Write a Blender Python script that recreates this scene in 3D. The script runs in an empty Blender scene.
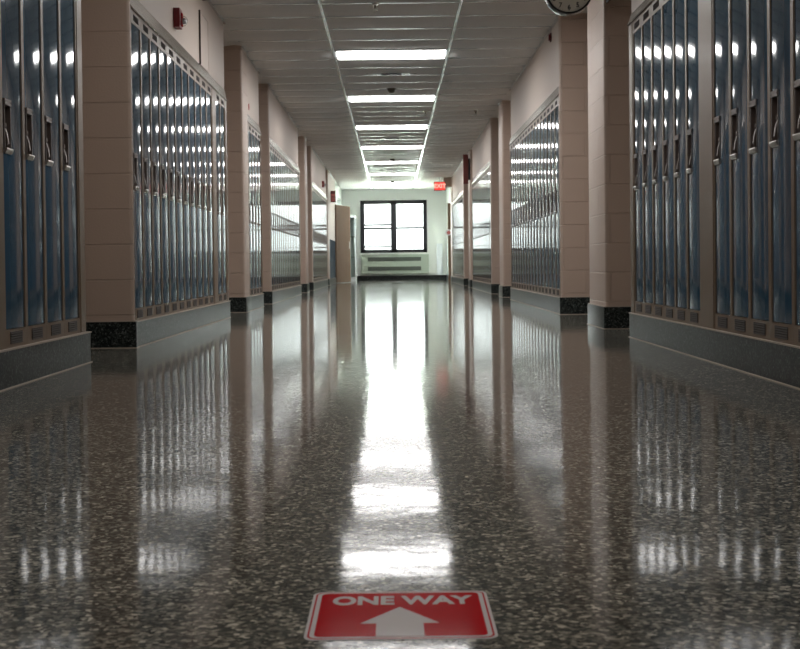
import bpy, bmesh, math, random
from mathutils import Vector, Matrix
random.seed(7)
C = bpy.context.scene
COL = C.collection
PI = math.pi

# ------------------------------------------------------------------ dimensions
EYE = 0.472            # camera height
HC = 2.744             # ceiling height
FAR = 38.55            # far wall distance
BACK = -3.2
ZB = 0.155             # top of dark base
ZD0, ZD1 = 0.229, 1.925 # locker doors
ZT = 2.003             # top of locker frame
ZF = 2.115             # top of sloped filler

def heights(s, y):
    """door top, frame top, filler top of a locker row; the nearest right row is a little lower"""
    return (1.872, 1.948, 2.025) if s > 0 and y < 9 else (ZD1, ZT, ZF)
# ------------------------------------------------------------------ materials
def newmat(name):
    m = bpy.data.materials.new(name); m.use_nodes = True
    nt = m.node_tree; b = nt.nodes['Principled BSDF']
    return m, nt, b

def simple(name, col, rough=.5, metal=0., spec=.5, coat=0., bump=0., bscale=40., var=0.):
    m, nt, b = newmat(name)
    b.inputs['Base Color'].default_value = (*col, 1)
    b.inputs['Roughness'].default_value = rough
    b.inputs['Metallic'].default_value = metal
    b.inputs['Specular IOR Level'].default_value = spec
    b.inputs['Coat Weight'].default_value = coat
    b.inputs['Coat Roughness'].default_value = .08
    if bump or var:
        tc = nt.nodes.new('ShaderNodeTexCoord')
        nz = nt.nodes.new('ShaderNodeTexNoise'); nz.inputs['Scale'].default_value = bscale
        nz.inputs['Detail'].default_value = 3
        nt.links.new(tc.outputs['Object'], nz.inputs['Vector'])
        if bump:
            bp = nt.nodes.new('ShaderNodeBump'); bp.inputs['Strength'].default_value = bump
            bp.inputs['Distance'].default_value = .004
            nt.links.new(nz.outputs['Fac'], bp.inputs['Height'])
            nt.links.new(bp.outputs['Normal'], b.inputs['Normal'])
        if var:
            mx = nt.nodes.new('ShaderNodeMix'); mx.data_type = 'RGBA'
            mx.inputs[6].default_value = (*[c*(1-var) for c in col], 1)
            mx.inputs[7].default_value = (*[min(1, c*(1+var)) for c in col], 1)
            nt.links.new(nz.outputs['Fac'], mx.inputs[0])
            nt.links.new(mx.outputs[2], b.inputs['Base Color'])
    return m

def block_mat(bw=.406, shift=0.):
    m, nt, b = newmat('painted_concrete_block')
    N = nt.nodes.new; L = nt.links.new
    geo = N('ShaderNodeNewGeometry')
    sep = N('ShaderNodeSeparateXYZ'); L(geo.outputs['Position'], sep.inputs[0])
    add = N('ShaderNodeMath'); add.operation = 'ADD'
    L(sep.outputs['X'], add.inputs[0]); L(sep.outputs['Y'], add.inputs[1])
    cmb = N('ShaderNodeCombineXYZ'); ax = N('ShaderNodeMath'); ax.operation = 'ADD'; ax.inputs[1].default_value = shift
    az = N('ShaderNodeMath'); az.operation = 'ADD'; az.inputs[1].default_value = .016
    L(add.outputs[0], ax.inputs[0]); L(sep.outputs['Z'], az.inputs[0])
    L(ax.outputs[0], cmb.inputs['X']); L(az.outputs[0], cmb.inputs['Y'])
    br = N('ShaderNodeTexBrick'); br.offset = .5
    br.inputs['Scale'].default_value = 1; br.inputs['Brick Width'].default_value = bw
    br.inputs['Row Height'].default_value = .208; br.inputs['Mortar Size'].default_value = .0055
    br.inputs['Mortar Smooth'].default_value = .35
    L(cmb.outputs[0], br.inputs['Vector'])
    nz = N('ShaderNodeTexNoise'); nz.inputs['Scale'].default_value = 90; nz.inputs['Detail'].default_value = 5
    L(geo.outputs['Position'], nz.inputs['Vector'])
    sub = N('ShaderNodeMath'); sub.operation = 'MULTIPLY_ADD'
    sub.inputs[1].default_value = -1.0
    mul = N('ShaderNodeMath'); mul.operation = 'MULTIPLY'; mul.inputs[1].default_value = .12
    L(nz.outputs['Fac'], mul.inputs[0])
    L(br.outputs['Fac'], sub.inputs[0]); L(mul.outputs[0], sub.inputs[2])
    bp = N('ShaderNodeBump'); bp.inputs['Strength'].default_value = .9; bp.inputs['Distance'].default_value = .011
    L(sub.outputs[0], bp.inputs['Height']); L(bp.outputs['Normal'], b.inputs['Normal'])
    b.inputs['Base Color'].default_value = (.50, .385, .315, 1)
    b.inputs['Roughness'].default_value = .42
    return m

def terrazzo(name, dark, mid, light, scale, rough, wav=0., r_var=0.):
    m, nt, b = newmat(name)
    N = nt.nodes.new; L = nt.links.new
    tc = N('ShaderNodeTexCoord')
    v = N('ShaderNodeTexVoronoi'); v.inputs['Scale'].default_value = scale
    L(tc.outputs['Object'], v.inputs['Vector'])
    sp = N('ShaderNodeSeparateColor'); L(v.outputs['Color'], sp.inputs[0])
    cr = N('ShaderNodeValToRGB'); cr.color_ramp.interpolation = 'CONSTANT'
    e = cr.color_ramp.elements
    e[0].position = 0; e[0].color = (*dark, 1)
    e[1].position = .38; e[1].color = (*[.55*a+.45*c for a, c in zip(dark, mid)], 1)
    for p, c in ((.60, mid), (.80, tuple(.6*a+.4*q for a, q in zip(mid, light))), (.93, light)):
        q = e.new(p); q.color = (*c, 1)
    L(sp.outputs[0], cr.inputs[0])
    v2 = N('ShaderNodeTexVoronoi'); v2.inputs['Scale'].default_value = scale*.42
    L(tc.outputs['Object'], v2.inputs['Vector'])
    s2 = N('ShaderNodeSeparateColor'); L(v2.outputs['Color'], s2.inputs[0])
    mr = N('ShaderNodeMapRange'); mr.inputs[3].default_value = .7; mr.inputs[4].default_value = 1.3
    L(s2.outputs[1], mr.inputs[0])
    mx = N('ShaderNodeMix'); mx.data_type = 'RGBA'; mx.blend_type = 'MULTIPLY'; mx.inputs[0].default_value = 1
    cb = N('ShaderNodeCombineColor')
    for i in range(3): L(mr.outputs[0], cb.inputs[i])
    L(cr.outputs[0], mx.inputs[6]); L(cb.outputs[0], mx.inputs[7])
    L(mx.outputs[2], b.inputs['Base Color'])
    b.inputs['Roughness'].default_value = rough
    if wav:
        n1 = N('ShaderNodeTexNoise'); n1.inputs['Scale'].default_value = 9; n1.inputs['Detail'].default_value = 2
        n2 = N('ShaderNodeTexNoise'); n2.inputs['Scale'].default_value = 150; n2.inputs['Detail'].default_value = 2
        L(tc.outputs['Object'], n1.inputs['Vector']); L(tc.outputs['Object'], n2.inputs['Vector'])
        b1 = N('ShaderNodeBump'); b1.inputs['Strength'].default_value = 1; b1.inputs['Distance'].default_value = wav
        b2 = N('ShaderNodeBump'); b2.inputs['Strength'].default_value = 1; b2.inputs['Distance'].default_value = wav*.035
        L(n1.outputs['Fac'], b1.inputs['Height']); L(n2.outputs['Fac'], b2.inputs['Height'])
        L(b1.outputs['Normal'], b2.inputs['Normal'])
        L(b2.outputs['Normal'], b.inputs['Normal'])
        # buffed wax: patches slightly more or less polished
        n3 = N('ShaderNodeTexNoise'); n3.inputs['Scale'].default_value = 1.6; n3.inputs['Detail'].default_value = 4
        L(tc.outputs['Object'], n3.inputs['Vector'])
        m3 = N('ShaderNodeMapRange'); m3.inputs[3].default_value = rough-r_var; m3.inputs[4].default_value = rough+r_var
        L(n3.outputs['Fac'], m3.inputs[0]); L(m3.outputs[0], b.inputs['Roughness'])
    return m

def emit(name, col, s):
    m = bpy.data.materials.new(name); m.use_nodes = True
    nt = m.node_tree; nt.nodes.clear()
    e = nt.nodes.new('ShaderNodeEmission'); e.inputs[0].default_value = (*col, 1); e.inputs[1].default_value = s
    o = nt.nodes.new('ShaderNodeOutputMaterial'); nt.links.new(e.outputs[0], o.inputs[0])
    return m

def pane_mat():
    m = bpy.data.materials.new('clear_glass'); m.use_nodes = True
    nt = m.node_tree; nt.nodes.clear()
    t = nt.nodes.new('ShaderNodeBsdfTransparent'); t.inputs[0].default_value = (.93, .95, .94, 1)
    g = nt.nodes.new('ShaderNodeBsdfGlossy'); g.inputs['Roughness'].default_value = .02
    f = nt.nodes.new('ShaderNodeFresnel'); f.inputs[0].default_value = 1.5
    x = nt.nodes.new('ShaderNodeMixShader'); o = nt.nodes.new('ShaderNodeOutputMaterial')
    nt.links.new(f.outputs[0], x.inputs[0]); nt.links.new(t.outputs[0], x.inputs[1]); nt.links.new(g.outputs[0], x.inputs[2])
    nt.links.new(x.outputs[0], o.inputs[0])
    return m

M = {}
M['block'] = block_mat(.406, .395)
M['block_left'] = block_mat(.812, .49)
M['plaster'] = simple('beige_plaster', (.58, .485, .42), .55, bump=.12, bscale=60)
M['green'] = simple('pale_green_paint', (.80, .83, .785), .5)
M['floor'] = terrazzo('terrazzo_floor', (.050, .054, .048), (.165, .158, .132), (.45, .42, .35), 145, .078, .00045, .02)
M['base'] = terrazzo('terrazzo_base', (.010, .014, .014), (.038, .046, .043), (.12, .13, .125), 130, .28)
M['floor'].node_tree.nodes['Principled BSDF'].inputs['Specular IOR Level'].default_value = .08
M['base'].node_tree.nodes['Principled BSDF'].inputs['Specular IOR Level'].default_value = .16
M['lip'] = simple('cream_caulk', (.50, .42, .35), .5)
M['tile'] = simple('ceiling_tile', (.80, .79, .77), .6, bump=.5, bscale=180, var=.06)
M['grid'] = simple('white_grid_metal', (.80, .84, .88), .22, metal=.85)
M['frame'] = simple('taupe_locker_steel', (.20, .138, .09), .36, spec=.2)
M['dark'] = simple('locker_shadow_steel', (.035, .03, .027), .6)
M['vent'] = simple('vent_brown_steel', (.055, .042, .034), .7, spec=.2)
M['door'] = simple('blue_locker_enamel', (.026, .082, .138), .065, spec=.5, coat=.0)
M['trim'] = simple('brushed_top_filler', (.36, .32, .28), .24, metal=.75)
M['steel'] = simple('stainless_steel', (.50, .46, .43), .32, metal=1.)
M['cup'] = simple('worn_latch_steel', (.17, .135, .12), .42, metal=.6)
M['black'] = simple('black_window_frame', (.014, .016, .02), .4)
M['blackp'] = simple('black_plastic', (.012, .013, .016), .25)
M['glass'] = pane_mat()
M['lamp'] = emit('lamp_diffuser', (1, .985, .97), 9.)
M['lampoff'] = emit('dim_lamp_diffuser', (1, .97, .93), 3.6)
M['red'] = simple('alarm_red', (.20, .006, .012), .35)
M['signred'] = simple('sign_red', (.46, .004, .010), .055, spec=.03, bump=.012, bscale=120)
M['signwhite'] = simple('sign_white', (.64, .61, .61), .055, spec=.03, bump=.012, bscale=120)
M['exit'] = emit('exit_sign_red', (1., .07, .05), .45)
M['exitw'] = emit('exit_letters', (1., .5, .4), .6)
M['wood'] = simple('brown_door_veneer', (.17, .11, .07), .75, spec=.15, var=.1, bscale=6)
M['navy'] = simple('dark_blue_paint', (.008, .02, .032), .85, spec=.08)
M['heater'] = simple('sage_heater_enamel', (.36, .41, .34), .45)
M['grille'] = simple('heater_grille', (.07, .085, .07), .5)
M['white'] = simple('white_enamel', (.72, .76, .78), .35)
M['face'] = simple('clock_face_cream', (.62, .58, .50), .4)
M['clear'] = simple('strobe_lens', (.75, .77, .8), .12, metal=.5)
M['olive'] = simple('aged_detector_plastic', (.10, .09, .055), .45)
M['maroon'] = simple('maroon_sign', (.13, .025, .02), .4)
M['pink'] = simple('faded_red_sticker', (.50, .12, .11), .5)
M['earth'] = simple('pale_ground_outside', (.5, .52, .45), .9)

# ------------------------------------------------------------------ mesh helpers
def bm_new(): return bmesh.new()

def box(bm, x0, x1, y0, y1, z0, z1, mi=0):
    if x0 > x1: x0, x1 = x1, x0
    if y0 > y1: y0, y1 = y1, y0
    vs = [bm.verts.new(p) for p in ((x0,y0,z0),(x1,y0,z0),(x1,y1,z0),(x0,y1,z0),(x0,y0,z1),(x1,y0,z1),(x1,y1,z1),(x0,y1,z1))]
    for f in ((0,3,2,1),(4,5,6,7),(0,1,5,4),(1,2,6,5),(2,3,7,6),(3,0,4,7)):
        q = bm.faces.new([vs[i] for i in f]); q.material_index = mi

def prism(bm, pts, z0, z1, mi=0, axis='z'):
    """closed outline pts extruded between z0 and z1 (axis z: pts are x,y; axis y: pts are x,z)"""
    def P(p, t): return (p[0], p[1], t) if axis == 'z' else (p[0], t, p[1])
    a = [bm.verts.new(P(p, z0)) for p in pts]; b = [bm.verts.new(P(p, z1)) for p in pts]
    n = len(pts); fs = []
    for i in range(n):
        j = (i+1) % n
        fs.append(bm.faces.new((a[i], a[j], b[j], b[i])))
    fs.append(bm.faces.new(list(reversed(a)))); fs.append(bm.faces.new(b))
    for f in fs: f.material_index = mi
    bmesh.ops.recalc_face_normals(bm, faces=fs)
    return fs

def cyl(bm, c, r, h, axis='z', n=24, r2=None, mi=0):
    rot = {'z': Matrix(), 'x': Matrix.Rotation(PI/2, 4, 'Y'), 'y': Matrix.Rotation(-PI/2, 4, 'X')}[axis]
    g = bmesh.ops.create_cone(bm, cap_ends=True, segments=n, radius1=r, radius2=r if r2 is None else r2, depth=h,
                              matrix=Matrix.Translation(c) @ rot)
    for v in g['verts']:
        for f in v.link_faces: f.material_index = mi

def tube(bm, pts, r, n=8, mi=0):
    pts = [Vector(p) for p in pts]; rings = []
    for i, p in enumerate(pts):
        d = (pts[min(i+1, len(pts)-1)] - pts[max(i-1, 0)]).normalized()
        u = d.orthogonal().normalized(); w = d.cross(u)
        if rings:
            pu = rings[-1][1]; u = (pu - d*pu.dot(d)).normalized(); w = d.cross(u)
        rings.append(([bm.verts.new(p + r*(math.cos(a)*u + math.sin(a)*w)) for a in [2*PI*k/n for k in range(n)]], u))
    for (a, _), (b, _) in zip(rings, rings[1:]):
        for k in range(n):
            f = bm.faces.new((a[k], a[(k+1) % n], b[(k+1) % n], b[k])); f.material_index = mi
    bm.faces.new(list(reversed(rings[0][0]))).material_index = mi
    bm.faces.new(rings[-1][0]).material_index = mi

def mesh_of(name, bm, mats, smooth=None, bevel=0):
    if bevel:
        bmesh.ops.bevel(bm, geom=[e for e in bm.edges if e.is_manifold and e.calc_face_angle(0) > .6], offset=bevel, segments=2, affect='EDGES', profile=.7)
    me = bpy.data.meshes.new(name); bm.to_mesh(me); bm.free()
    if not isinstance(mats, (list, tuple)): mats = [mats]
    for m in mats: me.materials.append(M[m])
    if smooth is not None:
        me.polygons.foreach_set('use_smooth', [True]*len(me.polygons))
        me.set_sharp_from_angle(angle=math.radians(smooth))
    return me

def obj(name, bm, mats, parent=None, smooth=None, bevel=0):
    o = bpy.data.objects.new(name, mesh_of(name, bm, mats, smooth, bevel)); COL.objects.link(o)
    if parent: o.parent = parent
    return o

def inst(name, me, parent=None):
    o = bpy.data.objects.new(name, me); COL.objects.link(o)
    if parent: o.parent = parent
    return o

def struct(name, bm, mats, parent=None, **k):
    o = obj(name, bm, mats, parent, **k)
    if not parent: o['kind'] = 'structure'
    return o

def thing(name, label, cat, loc=(0, 0, 0), rotz=0, group=None):
    o = bpy.data.objects.new(name, None); o.empty_display_size = .1; COL.objects.link(o)
    o.location = loc; o.rotation_euler = (0, 0, rotz); o['label'] = label; o['category'] = cat
    if group: o['group'] = group
    return o

def text_mesh(name, s, size, mat, thick=.0005, offset=0., spacing=1.):
    cu = bpy.data.curves.new(name, 'FONT'); cu.body = s; cu.size = size; cu.align_x = 'CENTER'; cu.align_y = 'CENTER'
    cu.extrude = thick; cu.offset = offset; cu.space_character = spacing; cu.resolution_u = 4
    t = bpy.data.objects.new('t', cu); COL.objects.link(t)
    dg = bpy.context.evaluated_depsgraph_get()
    me = bpy.data.meshes.new_from_object(t.evaluated_get(dg)); me.name = name
    me.materials.clear(); me.materials.append(M[mat])
    bpy.data.objects.remove(t); bpy.data.curves.remove(cu)
    return me

# ------------------------------------------------------------------ corridor plan
# pieces of each side along Y.  kinds: bank, recess, pier, wall, navy
LX = -1.53
LEFT = [('wall', BACK, 3.75), ('bank', 3.75, 6.39), ('recess', 6.39, 7.50), ('pier', 7.50, 7.545),
        ('bank', 7.545, 11.87), ('recess', 11.87, 13.10), ('pier', 13.10, 13.58), ('bank', 13.58, 14.93),
        ('recess', 14.93, 15.92), ('pier', 15.92, 16.02), ('bank', 16.02, 21.06), ('recess', 21.06, 22.35),
        ('pier', 22.35, 22.95), ('recess', 22.95, 24.15), ('pier', 24.15, 24.32), ('bank', 24.32, 29.68),
        ('recess', 29.68, 30.15), ('pier', 30.15, 30.75), ('navy', 30.75, 34.1), ('bay', 34.1, FAR)]
RIGHT = [('wall', BACK, 3.35), ('bank', 3.35, 8.01), ('recess', 8.01, 9.03), ('pier', 9.03, 9.79),
         ('recess', 9.79, 11.65), ('pier', 11.65, 11.73), ('bank', 11.73, 16.67), ('recess', 16.67, 17.80),
         ('pier', 17.80, 18.40), ('recess', 18.40, 19.85), ('pier', 19.85, 20.02), ('bank', 20.02, 24.75),
         ('recess', 24.75, 25.30), ('pier', 25.30, 25.95), ('recess', 25.95, 27.65), ('pier', 27.65, 27.85),
         ('bank', 27.85, 33.15), ('pier', 33.15, 33.9), ('end', 33.9, FAR)]

def side_x(s, y):
    if s < 0: return 1.53
    if y < 8.5: return 1.485
    if y < 10: return 1.50
    return 1.53

def rounded_plan(s, xf, a, b, r, xo):
    """pier plan with bullnose corners on the corridor side"""
    r = min(r, (b-a)*.45); pts = [(s*xo, a)]
    for k in range(7):
        t = k/6*PI/2; pts.append((s*(xf + r - r*math.sin(t)), a + r - r*math.cos(t)))
    for k in range(7):
        t = k/6*PI/2; pts.append((s*(xf + r - r*math.cos(t)), b - r + r*math.sin(t)))
    pts.append((s*xo, b))
    return pts

XO = 2.25; XR = 1.95
def build_side(s, segs, nm):
    w = bm_new(); bb = bm_new()
    for kind, a, b in segs:
        xf = side_x(s, (a+b)/2)
        if kind == 'pier':
            prism(w, rounded_plan(s, xf, a, b, .026, XO), 0, HC, 0)
            prism(bb, rounded_plan(s, xf-.014, a-.012, b + (.012 if b-a > .2 else 0), .012, XO), 0, ZB, 0)
            prism(bb, rounded_plan(s, xf-.010, a-.010, b, .012, XO), ZB, ZB+.007, 1)
            prism(bb, rounded_plan(s, xf-.020, a-.018, b + (.018 if b-a > .2 else 0), .012, XO), 0, .004, 1)
        elif kind == 'recess':
            box(w, s*XR, s*XO, a-.001, b+.001, 0, HC, 0)
            box(bb, s*(XR-.014), s*XR, a, b-.012, 0, ZB, 0)
            box(bb, s*(XR-.010), s*XR, a, b-.012, ZB, ZB+.007, 1)
        elif kind == 'bay':      # wall around the unseen side window added for daylight
            xi = s*(xf+.005)
            box(w, xi, s*XO, a, 35.2, 0, HC, 3); box(w, xi, s*XO, 37.9, b, 0, HC, 3)
            box(w, xi, s*XO, 35.2, 37.9, 0, .9, 3); box(w, xi, s*XO, 35.2, 37.9, 2.42, HC, 3)
            box(bb, s*(xf-.01), s*(xf+.005), a, b, 0, ZB, 0)
        elif kind in ('wall', 'navy'):
            box(w, s*(xf+.005), s*XO, a, b, 0 if kind == 'wall' else 1.11, HC, 1)
            if kind == 'navy': box(w, s*(xf+.005), s*XO, a, b, 0, 1.11, 2)
            box(bb, s*(xf-.01), s*(xf+.005), a, b, 0, ZB, 0)
        elif kind == 'end':
            box(w, s*(xf+.09), s*XO, a, b, 0, HC, 2 if s < 0 else 3)
            box(bb, s*(xf+.075), s*(xf+.09), a, b, 0, ZB, 0)
        elif kind == 'bank':
            zf = heights(s, a)[2]
            box(w, s*(xf+.022), s*XO, a, b, zf-.004, HC, 1)     # bulkhead above the lockers
            box(w, s*(XR+.03), s*XO, a, b, 0, zf, 1)
            box(w, s*(xf+.02), s*(XR+.03), b-.03, b-.002, ZB, zf, 1)
            if a < 8: box(w, s*(xf+.02), s*(XR+.03), a-.03, a, ZB, zf, 1)
            box(bb, s*(xf-.005), s*(XR+.03), a, b+.014, 0, ZB-.002, 0)
            box(bb, s*(xf-.010), s*(XR+.03), a, b+.016, ZB-.006, ZB, 1)
            box(bb, s*(xf-.012), s*(xf-.004), a, b+.018, 0, .004, 1)
    struct('wall_'+nm, w, ['block' if s > 0 else 'block_left', 'plaster', 'navy', 'green'], smooth=35)
    struct('baseboard_'+nm, bb, ['base', 'lip'], smooth=35)
build_side(-1, LEFT, 'left'); build_side(1, RIGHT, 'right')

# floor, back wall
b = bm_new(); box(b, -XO, XO, BACK, FAR+.1, -.1, 0); struct('floor', b, 'floor')
b = bm_new(); box(b, -XO, XO, BACK-.15, BACK, 0, HC); struct('wall_back', b, 'plaster')

# far wall with the window opening
WX0, WX1, WZ0, WZ1 = -.985, 1.025, .835, 2.415
b = bm_new()
box(b, -XO, WX0, FAR, FAR+.22, 0, HC); box(b, WX1, XO, FAR, FAR+.22, 0, HC)
box(b, WX0, WX1, FAR, FAR+.22, 0, WZ0); box(b, WX0, WX1, FAR, FAR+.22, WZ1, HC)
struct('wall_far', b, 'green')
b = bm_new(); box(b, -1.45, 1.6, FAR-.015, FAR, 0, .145); struct('baseboard_far', b, 'base')

# ------------------------------------------------------------------ ceiling: sagging lay-in tiles
ROW = 3.62/6; Y0 = 13.8 - ROW/2
rows = range(int(math.floor((BACK-Y0)/ROW)), int(math.ceil((FAR-Y0)/ROW)))
light_rows = [k for k in rows if k % 6 == 0 and k <= 30] + [36-0] 
lamps_y = [Y0 + (k+.5)*ROW for k in rows if k % 6 == 0 and (k+.5)*ROW+Y0 < 34] + [35.3]
b = bm_new(); g = bm_new()
GX = .61
cols = [(-XO, -1.60), (-1.60, -GX), (-GX, GX), (GX, 1.60), (1.60, XO)]
def is_lamp(y0, y1, ci):
    return ci == 2 and any(y0-.05 < ly < y1+.05 for ly in lamps_y[-1:]) or (ci == 2 and any(abs((y0+y1)/2-ly) < .05 for ly in lamps_y[:-1]))
edges = []
for k in rows:
    y0 = Y0 + k*ROW; y1 = min(y0 + ROW, FAR)
    edges.append((y0, y1))
for (y0, y1) in edges:
    for ci, (x0, x1) in enumerate(cols):
        if ci == 2:
            spans = [(y0, y1)]
            for ly in lamps_y:
                l0, l1 = ly-ROW/2, ly+ROW/2
                ns = []
                for (p, q) in spans:
                    if l1 <= p+.001 or l0 >= q-.001: ns.append((p, q)); continue
                    if l0 > p+.02: ns.append((p, l0))
                    if l1 < q-.02: ns.append((l1, q))
                spans = ns
        else: spans = [(y0, y1)]
        for (p, q) in spans:
            nx, ny = 6, 8
            sag = random.uniform(.020, .036) * (q-p)/ROW
            sk = random.uniform(-.15, .15)
            vs = []
            for j in range(ny+1):
                row = []
                v = j/ny
                for i in range(nx+1):
                    u = i/nx
                    z = HC - sag*(1-(2*v-1)**2)*(.25+.75*(1-(2*u-1)**4)) - .002*sk*u
                    row.append(b.verts.new((x0+(x1-x0)*u, p+(q-p)*v, z)))
                vs.append(row)
            for j in range(ny):
                for i in range(nx):
                    b.faces.new((vs[j][i], vs[j+1][i], vs[j+1][i+1], vs[j][i+1]))
    box(g, -1.54, -GX, y0-.010, y0+.010, HC-.009, HC+.01)
    box(g, GX, 1.54, y0-.010, y0+.010, HC-.009, HC+.01)
    box(g, -GX, GX, y0-.010, y0+.010, HC-.009, HC+.01)
box(b, -XO, XO, BACK, FAR+.1, HC+.05, HC+.15)
struct('ceiling', b, 'tile', smooth=50)
for s in (-1, 1): box(g, s*GX-.0125, s*GX+.0125, BACK, FAR, HC-.014, HC+.01)
struct('trim_1', g, 'grid')
# wall angle where tiles meet walls
g = bm_new()
for s, segs in ((-1, LEFT), (1, RIGHT)):
    for kind, a, c in segs:
        if kind in ('bank', 'wall', 'navy'):
            xf = side_x(s, (a+c)/2) + .022
            if kind != 'bank': xf -= .017
            box(g, s*(xf-.022), s*xf, a, c, HC-.024, HC-.012)
        elif kind == 'pier':
            xf = side_x(s, (a+c)/2); box(g, s*(xf-.018), s*(xf+.01), a+.02, c-.01, HC-.022, HC-.012)
struct('trim_2', g, 'grid')

# ------------------------------------------------------------------ ceiling lights
def light_meshes():
    f = bm_new(); hx, hy = GX-.0125, ROW/2-.012
    w = .022
    box(f, -hx, hx, -hy, -hy+w, -.012, .03); box(f, -hx, hx, hy-w, hy, -.012, .03)
    box(f, -hx, -hx+w, -hy, hy, -.012, .03); box(f, hx-w, hx, -hy, hy, -.012, .03)
    box(f, -hx, hx, -hy, hy, .03, .045)
    d = bm_new(); n = 10
    # shallow prismatic lens, slightly bowed downwards
    vs = []
    for j in range(n+1):
        v = j/n; y = -hy+w + (2*hy-2*w)*v
        z = -.012 - .016*(1-(2*v-1)**2)
        vs.append([d.verts.new((-hx+w, y, z)), d.verts.new((hx-w, y, z))])
    for j in range(n): d.faces.new((vs[j][0], vs[j+1][0], vs[j+1][1], vs[j][1]))
    d2 = d.copy()
    return mesh_of('light_frame', f, 'grid'), mesh_of('diffuser', d, 'lamp', smooth=60), mesh_of('diffuser', d2, 'lampoff', smooth=60)
lf, ld, loff = light_meshes()
ordn = ['first', 'second', 'third', 'fourth', 'fifth', 'sixth', 'seventh', 'eighth', 'ninth', 'tenth', 'eleventh',
        'twelfth', 'thirteenth', 'fourteenth', 'fifteenth', 'sixteenth', 'seventeenth', 'eighteenth']
vis = 0
for y in lamps_y:
    if y > 12.5:
        lb = ['nearest and widest lit ceiling light panel, before the dark vent', 'second lit ceiling light panel, just beyond the dark ceiling dome',
              'third lit ceiling light panel, counting away from the camera', 'fourth lit ceiling light panel, counting away from the camera',
              'fifth lit ceiling light panel, just beyond the second dark dome', 'sixth lit ceiling light panel, one before the farthest',
              'farthest and thinnest lit ceiling light panel, near the pale green end wall'][vis]; vis += 1
    else:
        lb = {10: 'lit ceiling light panel just above the photo frame, past the first left pier', 6: 'dimly lit ceiling light panel overhead between the nearest locker rows'}.get(int(y), 'dimly lit ceiling light panel %s the nearest lockers, out of the photo' % ('above' if y > 0 else 'behind'))
    t = thing('ceiling_light', lb, 'ceiling light', (0, y, HC), 0, 'ceiling light panels down the corridor')
    inst('light_frame', lf, t); inst('diffuser', ld if y > 8 else loff, t)

# ------------------------------------------------------------------ lockers
def vent_bm(w, h, y, z, x=0.):
    v = bm_new(); box(v, x-.006, x+.0015, y-w/2, y+w/2, z-h/2, z+h/2)
    n = 5
    for i in range(n):
        zz = z - h/2 + h*(i+.5)/n
        prism(v, [(x+.001, zz-.0025), (x+.0045, zz-.003), (x+.001, zz+.002)], y-w/2+.004, y+w/2-.004, 0, 'y')
    return v

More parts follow.
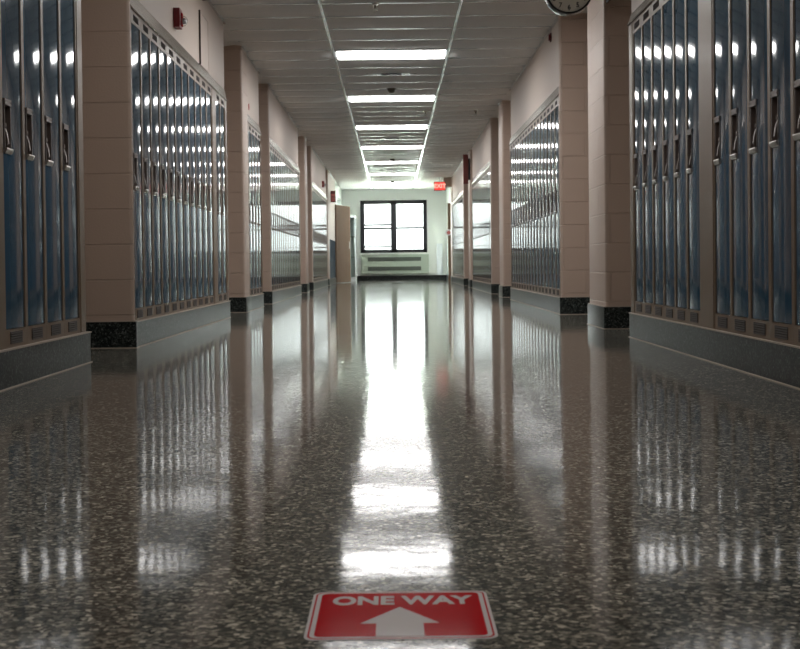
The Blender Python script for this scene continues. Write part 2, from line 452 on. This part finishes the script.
LCACHE = {}
def locker_meshes(p, hs):
    key = (round(p, 4), hs); ZD1, ZT, ZF = hs
    if key in LCACHE: return LCACHE[key]
    mw = .0175; d = {}
    # face frame with carcass
    f = bm_new()
    box(f, -.36, -.024, .001, p-.001, ZB, ZT, 1)
    box(f, -.024, 0, .0005, mw, ZB, ZT); box(f, -.024, 0, p-mw, p-.0005, ZB, ZT)
    box(f, -.024, 0, mw, p-mw, ZB, ZD0); box(f, -.024, 0, mw, p-mw, ZD1, ZT)
    d['frame'] = mesh_of('frame', f, ['frame', 'dark'])
    # bowed door with a latch opening
    ya, yb = mw+.0035, p-mw-.0035; za, zb = ZD0+.003, ZD1-.003
    lo = .957 if hs[0] > 1.9 else .935
    ly0, ly1, lz0, lz1 = ya+.018, ya+.018+.080, lo, lo+.171
    ys = sorted(set([ya, yb, ly0, ly1] + [ya+(yb-ya)*i/14 for i in range(1, 14)]))
    ys = [y for i, y in enumerate(ys)]
    zs = sorted(set([za, lz0, lz1, zb, za+.01, zb-.01, .6, 1.5]))
    def X(y):
        u = (y-ya)/(yb-ya)*2-1
        return -.0050 + .0038*(1-u*u)
    D = bm_new(); grid = {}
    for i, y in enumerate(ys):
        for j, z in enumerate(zs): grid[i, j] = D.verts.new((X(y), y, z))
    for i in range(len(ys)-1):
        for j in range(len(zs)-1):
            if ys[i] >= ly0-1e-6 and ys[i+1] <= ly1+1e-6 and zs[j] >= lz0-1e-6 and zs[j+1] <= lz1+1e-6: continue
            D.faces.new((grid[i, j], grid[i+1, j], grid[i+1, j+1], grid[i, j+1]))
    # folded edges
    def skirt(idx):
        pr = None
        for k in idx:
            v = grid[k]; w = D.verts.new((-.0225, v.co.y, v.co.z))
            if pr: D.faces.new((pr[0], pr[1], w, v))
            pr = (v, w)
    ni, nj = len(ys), len(zs)
    skirt([(0, j) for j in range(nj)][::-1]); skirt([(ni-1, j) for j in range(nj)])
    skirt([(i, 0) for i in range(ni)]); skirt([(i, nj-1) for i in range(ni)][::-1])
    d['door'] = mesh_of('door', D, 'door', smooth=30)
    # latch cup: rim + recessed pocket
    L = bm_new(); xr = X((ly0+ly1)/2)+.0035; r = .005; xb = xr-.021
    box(L, xb, xr, ly0-.004, ly0+r-.004, lz0-.006, lz1+.006); box(L, xb, xr, ly1-r+.004, ly1+.004, lz0-.006, lz1+.006)
    box(L, xb, xr, ly0, ly1, lz0-.006, lz0+r-.006); box(L, xb, xr, ly0, ly1, lz1-r+.006, lz1+.006)
    box(L, xb-.002, xb, ly0-.003, ly1+.003, lz0-.004, lz1+.004)
    d['latch_cup'] = mesh_of('latch_cup', L, 'cup')
    # lever
    V = bm_new(); yc = (ly0+ly1)/2
    prism(V, [(xb, lz0+.085), (xb+.012, lz0+.080), (xb+.020, lz0+.050), (xb+.024, lz0+.020), (xb+.020, lz0+.016),
              (xb+.014, lz0+.046), (xb+.006, lz0+.070), (xb, lz0+.072)], yc-.008, yc+.009, 0, 'y')
    cyl(V, (xb+.007, yc, lz0+.093), .010, .014, 'x', 14)
    d['latch_lever'] = mesh_of('latch_lever', V, 'cup', smooth=40)
    # number plate above, chrome lip below
    T = bm_new(); box(T, xr-.006, xr+.003, ly0-.004, ly1+.004, lz1+.002, lz1+.026)
    cyl(T, (xr+.003, ly0+.004, lz1+.014), .003, .003, 'x', 8); cyl(T, (xr+.003, ly1-.004, lz1+.014), .003, .003, 'x', 8)
    d['number_plate'] = mesh_of('number_plate', T, 'cup')
    P = bm_new()
    prism(P, [(xr-.006, lz0-.022), (xr+.002, lz0-.022), (xr+.010, lz0-.004), (xr+.007, lz0+.001), (xr-.006, lz0)], ly0-.004, ly1+.004, 0, 'y')
    d['latch_lip'] = mesh_of('latch_lip', P, 'steel')
    d['vent_a'] = mesh_of('lower_vent', vent_bm(.165, .048, p/2, (ZB+ZD0)/2+.002), 'vent')
    d['vent_b'] = mesh_of('upper_vent', vent_bm(.15, .036, p/2, (ZD1+ZT)/2), 'vent')
    LCACHE[key] = d
    return d

def make_locker(s, xface, ya, p, label, group):
    """ya: end nearest the camera"""
    d = locker_meshes(p, heights(s, ya))
    t = thing('locker', label, 'locker', (s*xface, ya if s < 0 else ya+p, 0), 0 if s < 0 else PI, group)
    inst('frame', d['frame'], t)
    dr = inst('door', d['door'], t)
    for k in ('latch_cup', 'latch_lever', 'number_plate', 'latch_lip'): inst(k, d[k], dr)
    inst('lower_vent', d['vent_a'], t); inst('upper_vent', d['vent_b'], t)
    return t

trim_n = [3]
def filler(s, xface, a, c):
    f = bm_new(); x = s*xface; ZT = heights(s, a)[1]
    box(f, x, s*(xface+.36), a+.0005, c-.0005, ZB, ZT)
    box(f, s*(xface-.003), x, a+.006, c-.006, ZB+.004, ZT-.004)
    struct('trim_%d' % trim_n[0], f, 'frame'); trim_n[0] += 1

def top_trim(s, xface, a, c):
    f = bm_new(); x = xface; _, ZT, ZF = heights(s, a)
    pts = [(s*(x+.3), ZT+.0005), (s*(x-.010), ZT+.0005), (s*(x-.013), ZT+.006), (s*(x-.010), ZT+.012), (s*(x-.004), ZT+.016),
           (s*(x+.012), ZF-.010), (s*(x+.018), ZF), (s*(x+.3), ZF)]
    prism(f, pts, a, c+.004, 0, 'y')
    struct('trim_%d' % trim_n[0], f, 'trim', bevel=.0); trim_n[0] += 1

BANKS = [
    # side, face, [(start, count, pitch)], row words, count from far end?, span, fillers
    (-1, 1.545, [(3.885, 3, .305), (5.06, 4, .305)], 'nearest left row', True, (3.75, 6.39), [(3.752, 3.885), (4.801, 5.059), (6.281, 6.388)]),
    (-1, 1.535, [(7.555, 11, .305), (11.145, 2, .305)], 'second left row', False, (7.547, 11.868), [(10.911, 11.144), (11.756, 11.866)]),
    (-1, 1.535, [(13.66, 4, .305)], 'short third left row', False, (13.582, 14.928), [(13.584, 13.659), (14.881, 14.926)]),
    (-1, 1.535, [(16.06, 16, .305)], 'fourth left row', False, (16.022, 21.058), [(16.024, 16.059), (20.941, 21.056)]),
    (-1, 1.535, [(24.38, 17, .305)], 'farthest left row', False, (24.322, 29.678), [(24.324, 24.379), (29.566, 29.676)]),
    (1, 1.49, [(3.59, 8, .2925), (6.19, 6, .284)], 'nearest right row', True, (3.35, 8.008), [(3.352, 3.589), (5.931, 6.189), (7.895, 8.006)]),
    (1, 1.535, [(11.78, 16, .3)], 'second right row', False, (11.732, 16.668), [(11.734, 11.779), (16.581, 16.666)]),
    (1, 1.535, [(20.08, 15, .305)], 'third right row', False, (20.022, 24.748), [(20.024, 20.079), (24.656, 24.746)]),
    (1, 1.535, [(27.9, 17, .305)], 'farthest right row', False, (27.852, 33.148), [(27.854, 27.899), (33.086, 33.146)]),
]
for s, xf, runs, words, fromfar, (a, c), fl in BANKS:
    pos = [(y + i*p, p) for y, n, p in runs for i in range(n)]
    N = len(pos)
    for i, (y, p) in enumerate(pos):
        k = (N-1-i) if fromfar else i
        if k == 0: lb = 'narrow blue steel locker at the %s end of the %s' % ('far' if fromfar else 'near', words)
        else: lb = 'narrow blue steel locker, %s from the %s end of the %s' % (ordn[k], 'far' if fromfar else 'near', words)
        make_locker(s, xf, y, p, lb, 'blue lockers in the ' + words)
    for (u, v) in fl: filler(s, xf, u, v)
    top_trim(s, xf, a, c)

# ------------------------------------------------------------------ window
def window():
    w = bpy.data.objects.new('window_1', None); COL.objects.link(w); w['kind'] = 'structure'
    w.location = ((WX0+WX1)/2, FAR, WZ0)
    W = WX1-WX0; H = WZ1-WZ0; hw = W/2
    def part(nm, boxes, mat, par, bev=0):
        b = bm_new()
        for q in boxes: box(b, *q)
        return obj(nm, b, mat, par)
    y0, y1 = -.03, .12
    t = .115
    fr = part('window_frame', [(-hw, hw, y0, y1, 0, t*.85), (-hw, hw, y0, y1, H-t, H), (-hw, -hw+t+.01, y0, y1, 0, H),
                               (hw-t, hw, y0, y1, 0, H), (-.088, .085, y0, y1, 0, H)], 'black', w)
    part('window_sash', [(-hw+t, -.08, .02, .07, H-.765, H-.71), (-hw+t, -.08, .02, .07, H-.87, H-.815),
                         (-hw+t, -.08, .02, .05, .165, .205)], 'black', w)
    part('window_sash', [(.08, hw-t, .02, .07, H-.865, H-.81)], 'black', w)
    part('pane', [(-hw+t, -.08, .075, .081, t*.8, H-t+.01)], 'glass', w)
    part('pane', [(.08, hw-t, .075, .081, t*.8, H-t+.01)], 'glass', w)
    part('window_sill', [(-hw-.02, hw+.02, -.05, 0, -.03, -.001)], 'green', w)
window()
wn = bpy.data.objects.new('added_side_window', None); COL.objects.link(wn); wn['kind'] = 'structure'; wn.location = (-1.72, 35.2, .9)  # unseen side window, added to bring daylight into the far end
b = bm_new()
for q in ((0, 2.7, 0, .07), (0, 2.7, 1.45, 1.52), (0, .07, 0, 1.52), (2.63, 2.7, 0, 1.52), (1.31, 1.39, 0, 1.52)): box(b, -.06, .03, *q)
obj('window_frame', b, 'black', wn)
for u, v in ((.07, 1.31), (1.39, 2.63)):
    b = bm_new(); box(b, -.02, -.014, u, v, .07, 1.45); obj('pane', b, 'glass', wn)

# heater under the window
t = thing('convector_heater', 'sage green convector heater with two dark grilles under the window', 'heater', (.03, FAR, .205))
b = bm_new(); box(b, -1.0, 1.03, -.20, -.001, 0, .57); obj('casing', b, 'heater', t, bevel=.008)
b = bm_new(); box(b, .85, 1.03, -.205, -.2, .005, .565); box(b, -1.0, -.85, -.205, -.2, .005, .565); obj('end_panel', b, 'heater', t)
for z in (.09, .375):
    b = bm_new(); box(b, -.80, .80, -.212, -.2, z, z+.12)
    for k in range(5): box(b, -.79, .79, -.218, -.212, z+.008+k*.023, z+.016+k*.023)
    obj('grille', b, 'grille', t)

# ------------------------------------------------------------------ far end furniture
d1 = bpy.data.objects.new('door_1', None); COL.objects.link(d1); d1['kind'] = 'structure'
d1.location = (-1.50, 33.75, 0); d1.rotation_euler = (0, 0, math.radians(-14.5))
b = bm_new(); box(b, -.045, 0, 0, 1.30, .012, 2.08); obj('door_leaf', b, 'wood', d1, bevel=.003)
b = bm_new(); box(b, 0, .002, .03, 1.27, .03, .20); obj('kick_plate', b, 'wood', d1)
b = bm_new(); box(b, .0, .004, 1.17, 1.23, .92, 1.12); tube(b, [(.002, 1.2, 1.02), (.05, 1.2, 1.02), (.055, 1.13, 1.02), (.055, 1.08, 1.02)], .009)
obj('door_handle', b, 'steel', d1)

t = thing('display_cabinet', 'pale narrow glass-fronted cabinet beyond the open brown door', 'cabinet', (-1.52, 37.2, 0))
b = bm_new()
box(b, 0, .42, 0, 1.15, 0, .12); box(b, 0, .42, 0, 1.15, 1.86, 1.92); box(b, 0, .02, 0, 1.15, .12, 1.86)
box(b, .40, .42, 0, .04, .12, 1.86); box(b, .40, .42, 1.11, 1.15, .12, 1.86); box(b, .40, .42, .55, .59, .12, 1.86)
box(b, .02, .40, 1.13, 1.15, .12, 1.86); box(b, .02, .04, 0, .02, .12, 1.86)
obj('casing', b, 'white', t)
b = bm_new(); box(b, .408, .412, .04, .55, .12, 1.86); box(b, .408, .412, .59, 1.11, .12, 1.86); box(b, .04, .40, .008, .012, .12, 1.86); obj('glass_front', b, 'glass', t)
b = bm_new()
for z in (.7, 1.3): box(b, .021, .398, .02, 1.12, z, z+.015)
obj('shelf', b, 'heater', t)

t = thing('wall_cabinet', 'pale upright metal box on the end wall right of the window', 'cabinet', (1.40, FAR, .16))
b = bm_new(); box(b, -.09, .08, -.16, -.001, 0, .93); obj('casing', b, 'white', t, bevel=.012)
b = bm_new(); box(b, -.07, .06, -.168, -.16, .04, .80); obj('front_panel', b, 'white', t, bevel=.003)
b = bm_new(); box(b, .035, .045, -.18, -.168, .42, .52); obj('handle', b, 'steel', t)

# classroom door at the right end, seen edge on
d2 = bpy.data.objects.new('door_2', None); COL.objects.link(d2); d2['kind'] = 'structure'
d2.location = (1.615, 34.6, 0)
b = bm_new(); box(b, -.03, .0, 0, .95, .01, 2.06); obj('door_leaf', b, 'wood', d2)
b = bm_new(); box(b, -.13, 0, -.06, 0, 0, 2.12); box(b, -.07, 0, .95, 1.01, 0, 2.12); box(b, -.07, 0, -.06, 1.01, 2.06, 2.12); obj('door_frame', b, 'wood', d2)
t = thing('door_notice', 'round pale pink and white disc on the far right brown door frame', 'notice', (1.50, 34.50, 1.33))
b = bm_new(); cyl(b, (0, 0, 0), .085, .012, 'y', 24); obj('disc', b, 'signwhite', t)
b = bm_new(); cyl(b, (0, -.008, -.01), .05, .006, 'y', 20); obj('centre', b, 'pink', t)
b = bm_new(); box(b, 1.33, 1.53, 33.2, 33.85, 2.50, HC-.014); struct('trim_%d' % trim_n[0], b, 'block'); trim_n[0] += 1

# ------------------------------------------------------------------ exit sign
t = thing('exit_sign', 'glowing red exit sign hanging below the ceiling at the far right', 'exit sign', (1.22, 33.0, 2.60))
b = bm_new(); box(b, -.15, .15, -.025, .025, -.23, 0); obj('housing', b, 'red', t, bevel=.006)
b = bm_new(); box(b, -.135, .135, -.028, -.0255, -.215, -.015); obj('lit_panel', b, 'exit', t)
me = text_mesh('lettering', 'EXIT', .15, 'exitw', .001, .003)
o = inst('lettering', me, t); o.location = (0, -.0295, -.115); o.rotation_euler = (PI/2, 0, 0)
b = bm_new(); cyl(b, (0, 0, .065), .012, .13, 'z', 12); cyl(b, (0, 0, .12), .045, .012, 'z', 16); obj('hanger', b, 'white', t)

# ------------------------------------------------------------------ flag signs
t = thing('flag_sign', 'tall dark maroon sign hung from the right wall past the third locker row', 'sign', (1.50, 25.1, 2.04))
b = bm_new(); box(b, -.11, -.01, -.02, .02, 0, .58); obj('board', b, 'maroon', t, bevel=.004)
b = bm_new(); box(b, -.10, -.02, -.0225, -.02, .03, .55); obj('lettering_panel', b, 'maroon', t)
b = bm_new(); box(b, -.01, .03, -.03, .03, .08, .5); obj('bracket', b, 'blackp', t)
t = thing('flag_sign', 'small red and brown sign on the left wall above dark blue paint', 'sign', (-1.525, 31.3, 2.02))
b = bm_new(); box(b, .005, .125, -.02, .02, 0, .28); obj('board', b, 'maroon', t, bevel=.004)
b = bm_new(); box(b, .015, .115, -.0235, -.02, .02, .12); box(b, .015, .115, -.0235, -.02, .14, .20); obj('lettering_panel', b, 'pink', t)
b = bm_new(); box(b, 0, .006, -.03, .03, .05, .25); obj('bracket', b, 'blackp', t)

# ------------------------------------------------------------------ fire alarms
def alarm(y, z, s, label):
    t = thing('fire_alarm', label, 'fire alarm', (s*1.552, y, z), 0 if s < 0 else PI, 'red fire alarms on the left bulkheads')
    b = bm_new(); box(b, 0, .045, -.058, .058, -.068, .068); obj('housing', b, 'red', t, bevel=.007)
    b = bm_new()
    for k in range(5): box(b, .045, .048, -.045, .005, -.045+k*.014, -.039+k*.014)
    obj('horn_grille', b, 'maroon', t)
    b = bm_new(); box(b, .045, .052, .012, .05, -.05, .045); obj('strobe_base', b, 'signred', t, bevel=.002)
    b = bm_new(); bmesh.ops.create_uvsphere(b, u_segments=14, v_segments=10, radius=.024, matrix=Matrix.Translation((.06, .034, -.012)))
    obj('strobe_lens', b, 'clear', t, smooth=80)
    b = bm_new(); tube(b, [(.045, .034+.032*math.cos(a), -.012+.032*math.sin(a)) if False else (.05+.038*math.sin(a), .034, -.012+.036*math.cos(a)) for a in [PI*k/10 for k in range(11)]], .0022, 6)
    obj('wire_guard', b, 'steel', t)
alarm(9.20, 2.257, -1, 'red fire alarm strobe on the wall above the second left locker row')
alarm(28.1, 2.26, -1, 'small distant red fire alarm above the farthest left locker row')

# stickers, access panel
t = thing('access_panel', 'flush painted access panel with thin edges on left bulkhead', 'wall panel', (-1.552, 10.36, 2.12))
b = bm_new(); box(b, 0, .005, 0, .46, 0, .42); obj('panel', b, 'plaster', t)
b = bm_new(); box(b, 0, .014, -.012, 0, -.010, .43); obj('side_rail', b, 'vent', t)
b = bm_new(); box(b, 0, .012, -.01, .47, -.010, 0); box(b, 0, .008, .46, .47, 0, .43); box(b, 0, .008, 0, .46, .42, .43); obj('edge_rail', b, 'plaster', t)
b = bm_new(); cyl(b, (0, 0, 0), .035, .006, 'x', 20); o = obj('round_sticker', b, 'pink'); o.location = (-1.548, 13.87, 2.20)
o['label'] = 'tiny faded red round sticker on the wall above short third left lockers'; o['category'] = 'sticker'
t = thing('fire_indicator', 'small dark red indicator lamp high on the right wall near clock', 'indicator lamp', (1.552, 12.4, 2.655))
b = bm_new(); cyl(b, (-.006, 0, 0), .045, .012, 'x', 20); obj('base', b, 'maroon', t)
b = bm_new(); cyl(b, (-.018, 0, 0), .034, .014, 'x', 20, .03); obj('lens', b, 'red', t)
t = thing('wall_sensor', 'tiny dark sensor high on the left wall above access panel', 'sensor', (-1.552, 10.55, 2.69))
b = bm_new(); box(b, 0, .03, -.03, .03, -.02, .02); obj('housing', b, 'maroon', t, bevel=.004)

# ------------------------------------------------------------------ ceiling fittings
def dome(x, y, label):
    t = thing('smoke_detector', label, 'smoke detector', (x, y, HC), 0, 'dark smoke detectors on the ceiling')
    b = bm_new(); cyl(b, (0, 0, -.02), .062, .02, 'z', 28, .066); obj('mounting_ring', b, 'olive', t, smooth=40)
    b = bm_new(); cyl(b, (0, 0, -.052), .038, .045, 'z', 28, .056); cyl(b, (0, 0, -.078), .022, .01, 'z', 20, .03); obj('sensor_head', b, 'olive', t, smooth=40)
dome(0, 16.3, 'dark round smoke detector between first and second ceiling lights')
dome(0, 27.1, 'dark round smoke detector between fourth and fifth ceiling lights')
dome(0, 34.3, 'dark round smoke detector just before the farthest ceiling light')
def vent(y, label):
    t = thing('ceiling_vent', label, 'ceiling vent', (0, y, HC), 0, 'slot vents in the ceiling')
    b = bm_new(); box(b, -.22, .22, -.06, .06, -.022, -.004); obj('frame', b, 'white', t, bevel=.004)
    b = bm_new(); box(b, -.12, .12, -.045, .045, -.03, -.022)
    for k in range(6): box(b, -.118, .118, -.042+k*.0155, -.036+k*.0155, -.036, -.03)
    obj('grille', b, 'blackp', t)
    for x in (-.30, .22):
        b = bm_new(); box(b, x, x+.08, -.05, .05, -.018, -.003); obj('end_cap', b, 'olive', t)
vent(15.1, 'dark slotted ceiling vent between first and second ceiling lights')
vent(22.8, 'dark slotted ceiling vent between third and fourth ceiling lights')
vent(30.4, 'dark slotted ceiling vent between fifth and sixth ceiling lights')
def sprinkler(x, y, label):
    t = thing('sprinkler_head', label, 'sprinkler', (x, y, HC), 0, 'sprinkler heads in the ceiling')
    b = bm_new(); cyl(b, (0, 0, -.010), .03, .026, 'z', 20); obj('escutcheon', b, 'steel', t)
    b = bm_new(); cyl(b, (0, 0, -.035), .011, .03, 'z', 12); cyl(b, (0, 0, -.072), .018, .003, 'z', 16)
    tube(b, [(-.008, 0, -.048), (-.014, 0, -.06), (-.006, 0, -.072)], .0025, 6); tube(b, [(.008, 0, -.048), (.014, 0, -.06), (.006, 0, -.072)], .0025, 6)
    obj('deflector', b, 'olive', t)
sprinkler(-.13, 11.1, 'small sprinkler head at the top edge, left of ceiling centre')
sprinkler(.50, 18.9, 'small sprinkler head beside the right ceiling rail, beyond second light')
sprinkler(1.24, 18.9, 'small sprinkler head in the right ceiling tiles near the wall')

# ------------------------------------------------------------------ clock, flag mounted on the first right pier
t = thing('wall_clock', 'round black-rimmed clock jutting from the first right block pier at ceiling', 'clock', (1.219, 8.78, 2.332))
b = bm_new(); R = .165
pts = [(R-.016, -.045), (R-.010, -.052), (R-.002, -.048), (R, -.035), (R, .035), (R-.002, .048), (R-.010, .052), (R-.016, .045)]
n = 64; ring = []
for k in range(n):
    a = 2*PI*k/n
    ring.append([b.verts.new((r*math.cos(a), y, r*math.sin(a))) for r, y in pts])
for k in range(n):
    for j in range(len(pts)-1): b.faces.new((ring[k][j], ring[(k+1) % n][j], ring[(k+1) % n][j+1], ring[k][j+1]))
obj('rim', b, 'blackp', t, smooth=50)
b = bm_new(); cyl(b, (0, 0, 0), R-.012, .076, 'y', 64); fc = obj('clock_face', b, 'face', t, smooth=40)
for k in range(1, 13):
    a = PI/2 - k*PI/6; me = text_mesh('numeral', str(k), .046, 'blackp', .0006, .0008)
    for side in (-1, 1):
        o = inst('numeral', me, fc); o.location = (side*-1*.118*math.cos(a)*-1 if side < 0 else -.118*math.cos(a), side*.0388, .118*math.sin(a))
        if side < 0: o.location.x = .118*math.cos(a)
        o.rotation_euler = (PI/2, 0, 0 if side < 0 else PI)
for y in (-.0388, .0388):
    b = bm_new()
    for k in range(60):
        a = k*PI/30; r0 = .146; r1 = .140 if k % 5 else .135
        c, s_ = math.cos(a), math.sin(a); w = .0008
        vs = [b.verts.new(((r*c + q*s_), y, (r*s_ - q*c))) for r, q in ((r0, w), (r0, -w), (r1, -w), (r1, w))]
        b.faces.new(vs)
    obj('minute_marks', b, 'blackp', fc)
for nm, ang, ln, w in (('hour_hand', 60, .075, .005), ('minute_hand', 15, .115, .0035)):
    b = bm_new(); a = math.radians(ang)
    for y in (-.043, .041):
        mx = (1 if y < 0 else -1)
        pts = [(mx*(q*math.sin(a)+r*math.cos(a)), (-q*math.cos(a)+r*math.sin(a))) for r, q in ((-.015, w), (ln, w*.5), (ln, -w*.5), (-.015, -w))]
        prism(b, pts, y, y+.002, 0, 'y')
    obj(nm, b, 'blackp', fc)
b = bm_new(); box(b, R-.02, 1.487-1.219, -.028, .028, -.035, .05); box(b, 1.487-1.219, 1.4995-1.219, -.055, .055, -.075, .09); obj('bracket', b, 'blackp', t, bevel=.003)

# ------------------------------------------------------------------ floor decal
def rrect(w, h, r, n=8):
    pts = []
    for cx, cy, a0 in ((w/2-r, h/2-r, 0), (-w/2+r, h/2-r, PI/2), (-w/2+r, -h/2+r, PI), (w/2-r, -h/2+r, 1.5*PI)):
        for k in range(n+1): pts.append((cx+r*math.cos(a0+PI/2*k/n), cy+r*math.sin(a0+PI/2*k/n)))
    return pts
t = thing('floor_sign', 'red floor sticker reading ONE WAY with a white arrow', 'floor sign', (.004, 1.715, 0))
b = bm_new(); prism(b, rrect(.247, .236, .016), .0002, .0007); obj('white_border', b, 'signwhite', t)
b = bm_new(); prism(b, rrect(.239, .228, .014), .0007, .0009); obj('outer_red_line', b, 'signred', t)
b = bm_new(); prism(b, rrect(.234, .223, .013), .0009, .0011); obj('inner_white_line', b, 'signwhite', t)
b = bm_new(); prism(b, rrect(.222, .212, .010), .0011, .0014); obj('red_field', b, 'signred', t)
b = bm_new()
prism(b, [(-.001, .031), (.051, -.048), (.030, -.048), (.030, -.106), (-.032, -.106), (-.032, -.048), (-.053, -.048)], .0014, .0017); obj('arrow', b, 'signwhite', t)
me = text_mesh('lettering', 'ONE WAY', .050, 'signwhite', .0002, .0018, 1.0)
xs = [v.co.x for v in me.vertices]; ysv = [v.co.y for v in me.vertices]
sx = .196/(max(xs)-min(xs)); sy = .046/(max(ysv)-min(ysv)); mx0 = (max(xs)+min(xs))/2; my0 = (max(ysv)+min(ysv))/2
for v in me.vertices: v.co.x = (v.co.x-mx0)*sx; v.co.y = (v.co.y-my0)*sy
o = inst('lettering', me, t); o.location = (.0035, .0655, .0017)

# ------------------------------------------------------------------ outside ground
b = bm_new(); box(b, -40, 40, FAR+.25, FAR+60, -.6, -.5); o = struct('ground_outside', b, 'earth')

# ------------------------------------------------------------------ sky
w = bpy.data.worlds.new('overcast_sky'); C.world = w; w.use_nodes = True
nt = w.node_tree; bg = nt.nodes['Background']
bg.inputs['Color'].default_value = (.94, 1., .99, 1)
tc = nt.nodes.new('ShaderNodeTexCoord'); sp = nt.nodes.new('ShaderNodeSeparateXYZ'); mr = nt.nodes.new('ShaderNodeMapRange')
mr.inputs[1].default_value = .03; mr.inputs[2].default_value = .6; mr.inputs[3].default_value = 1.9; mr.inputs[4].default_value = 30.
nt.links.new(tc.outputs['Generated'], sp.inputs[0]); nt.links.new(sp.outputs['Z'], mr.inputs[0]); nt.links.new(mr.outputs[0], bg.inputs['Strength'])


# ------------------------------------------------------------------ camera
F = 1276.; PITCH = math.radians(1.0); ROLL = 0.0115
cam = bpy.data.cameras.new('camera'); co = bpy.data.objects.new('camera', cam); COL.objects.link(co)
cam.sensor_fit = 'HORIZONTAL'; cam.sensor_width = 36; cam.lens = F/800*36
Rm = Matrix.Rotation(PI/2-PITCH, 4, 'X') @ Matrix.Rotation(-ROLL, 4, 'Z')
co.matrix_world = Matrix.Translation((0, 0, EYE)) @ Rm
d = Rm.to_3x3().inverted() @ Vector((0, 1, 0))
px, py = F*d.x/-d.z, F*d.y/-d.z           # where the corridor axis lands, right / up of the centre
cam.shift_x = -((393.5-400) - px)/800
cam.shift_y = -((324.5-264.7) - py)/800
cam.dof.use_dof = True; cam.dof.focus_distance = 4.8; cam.dof.aperture_fstop = 15.
cam.clip_start = .05; cam.clip_end = 200
C.camera = co

C.view_settings.view_transform = 'Standard'; C.view_settings.look = 'None'
C.view_settings.exposure = 1.33; C.view_settings.gamma = 1
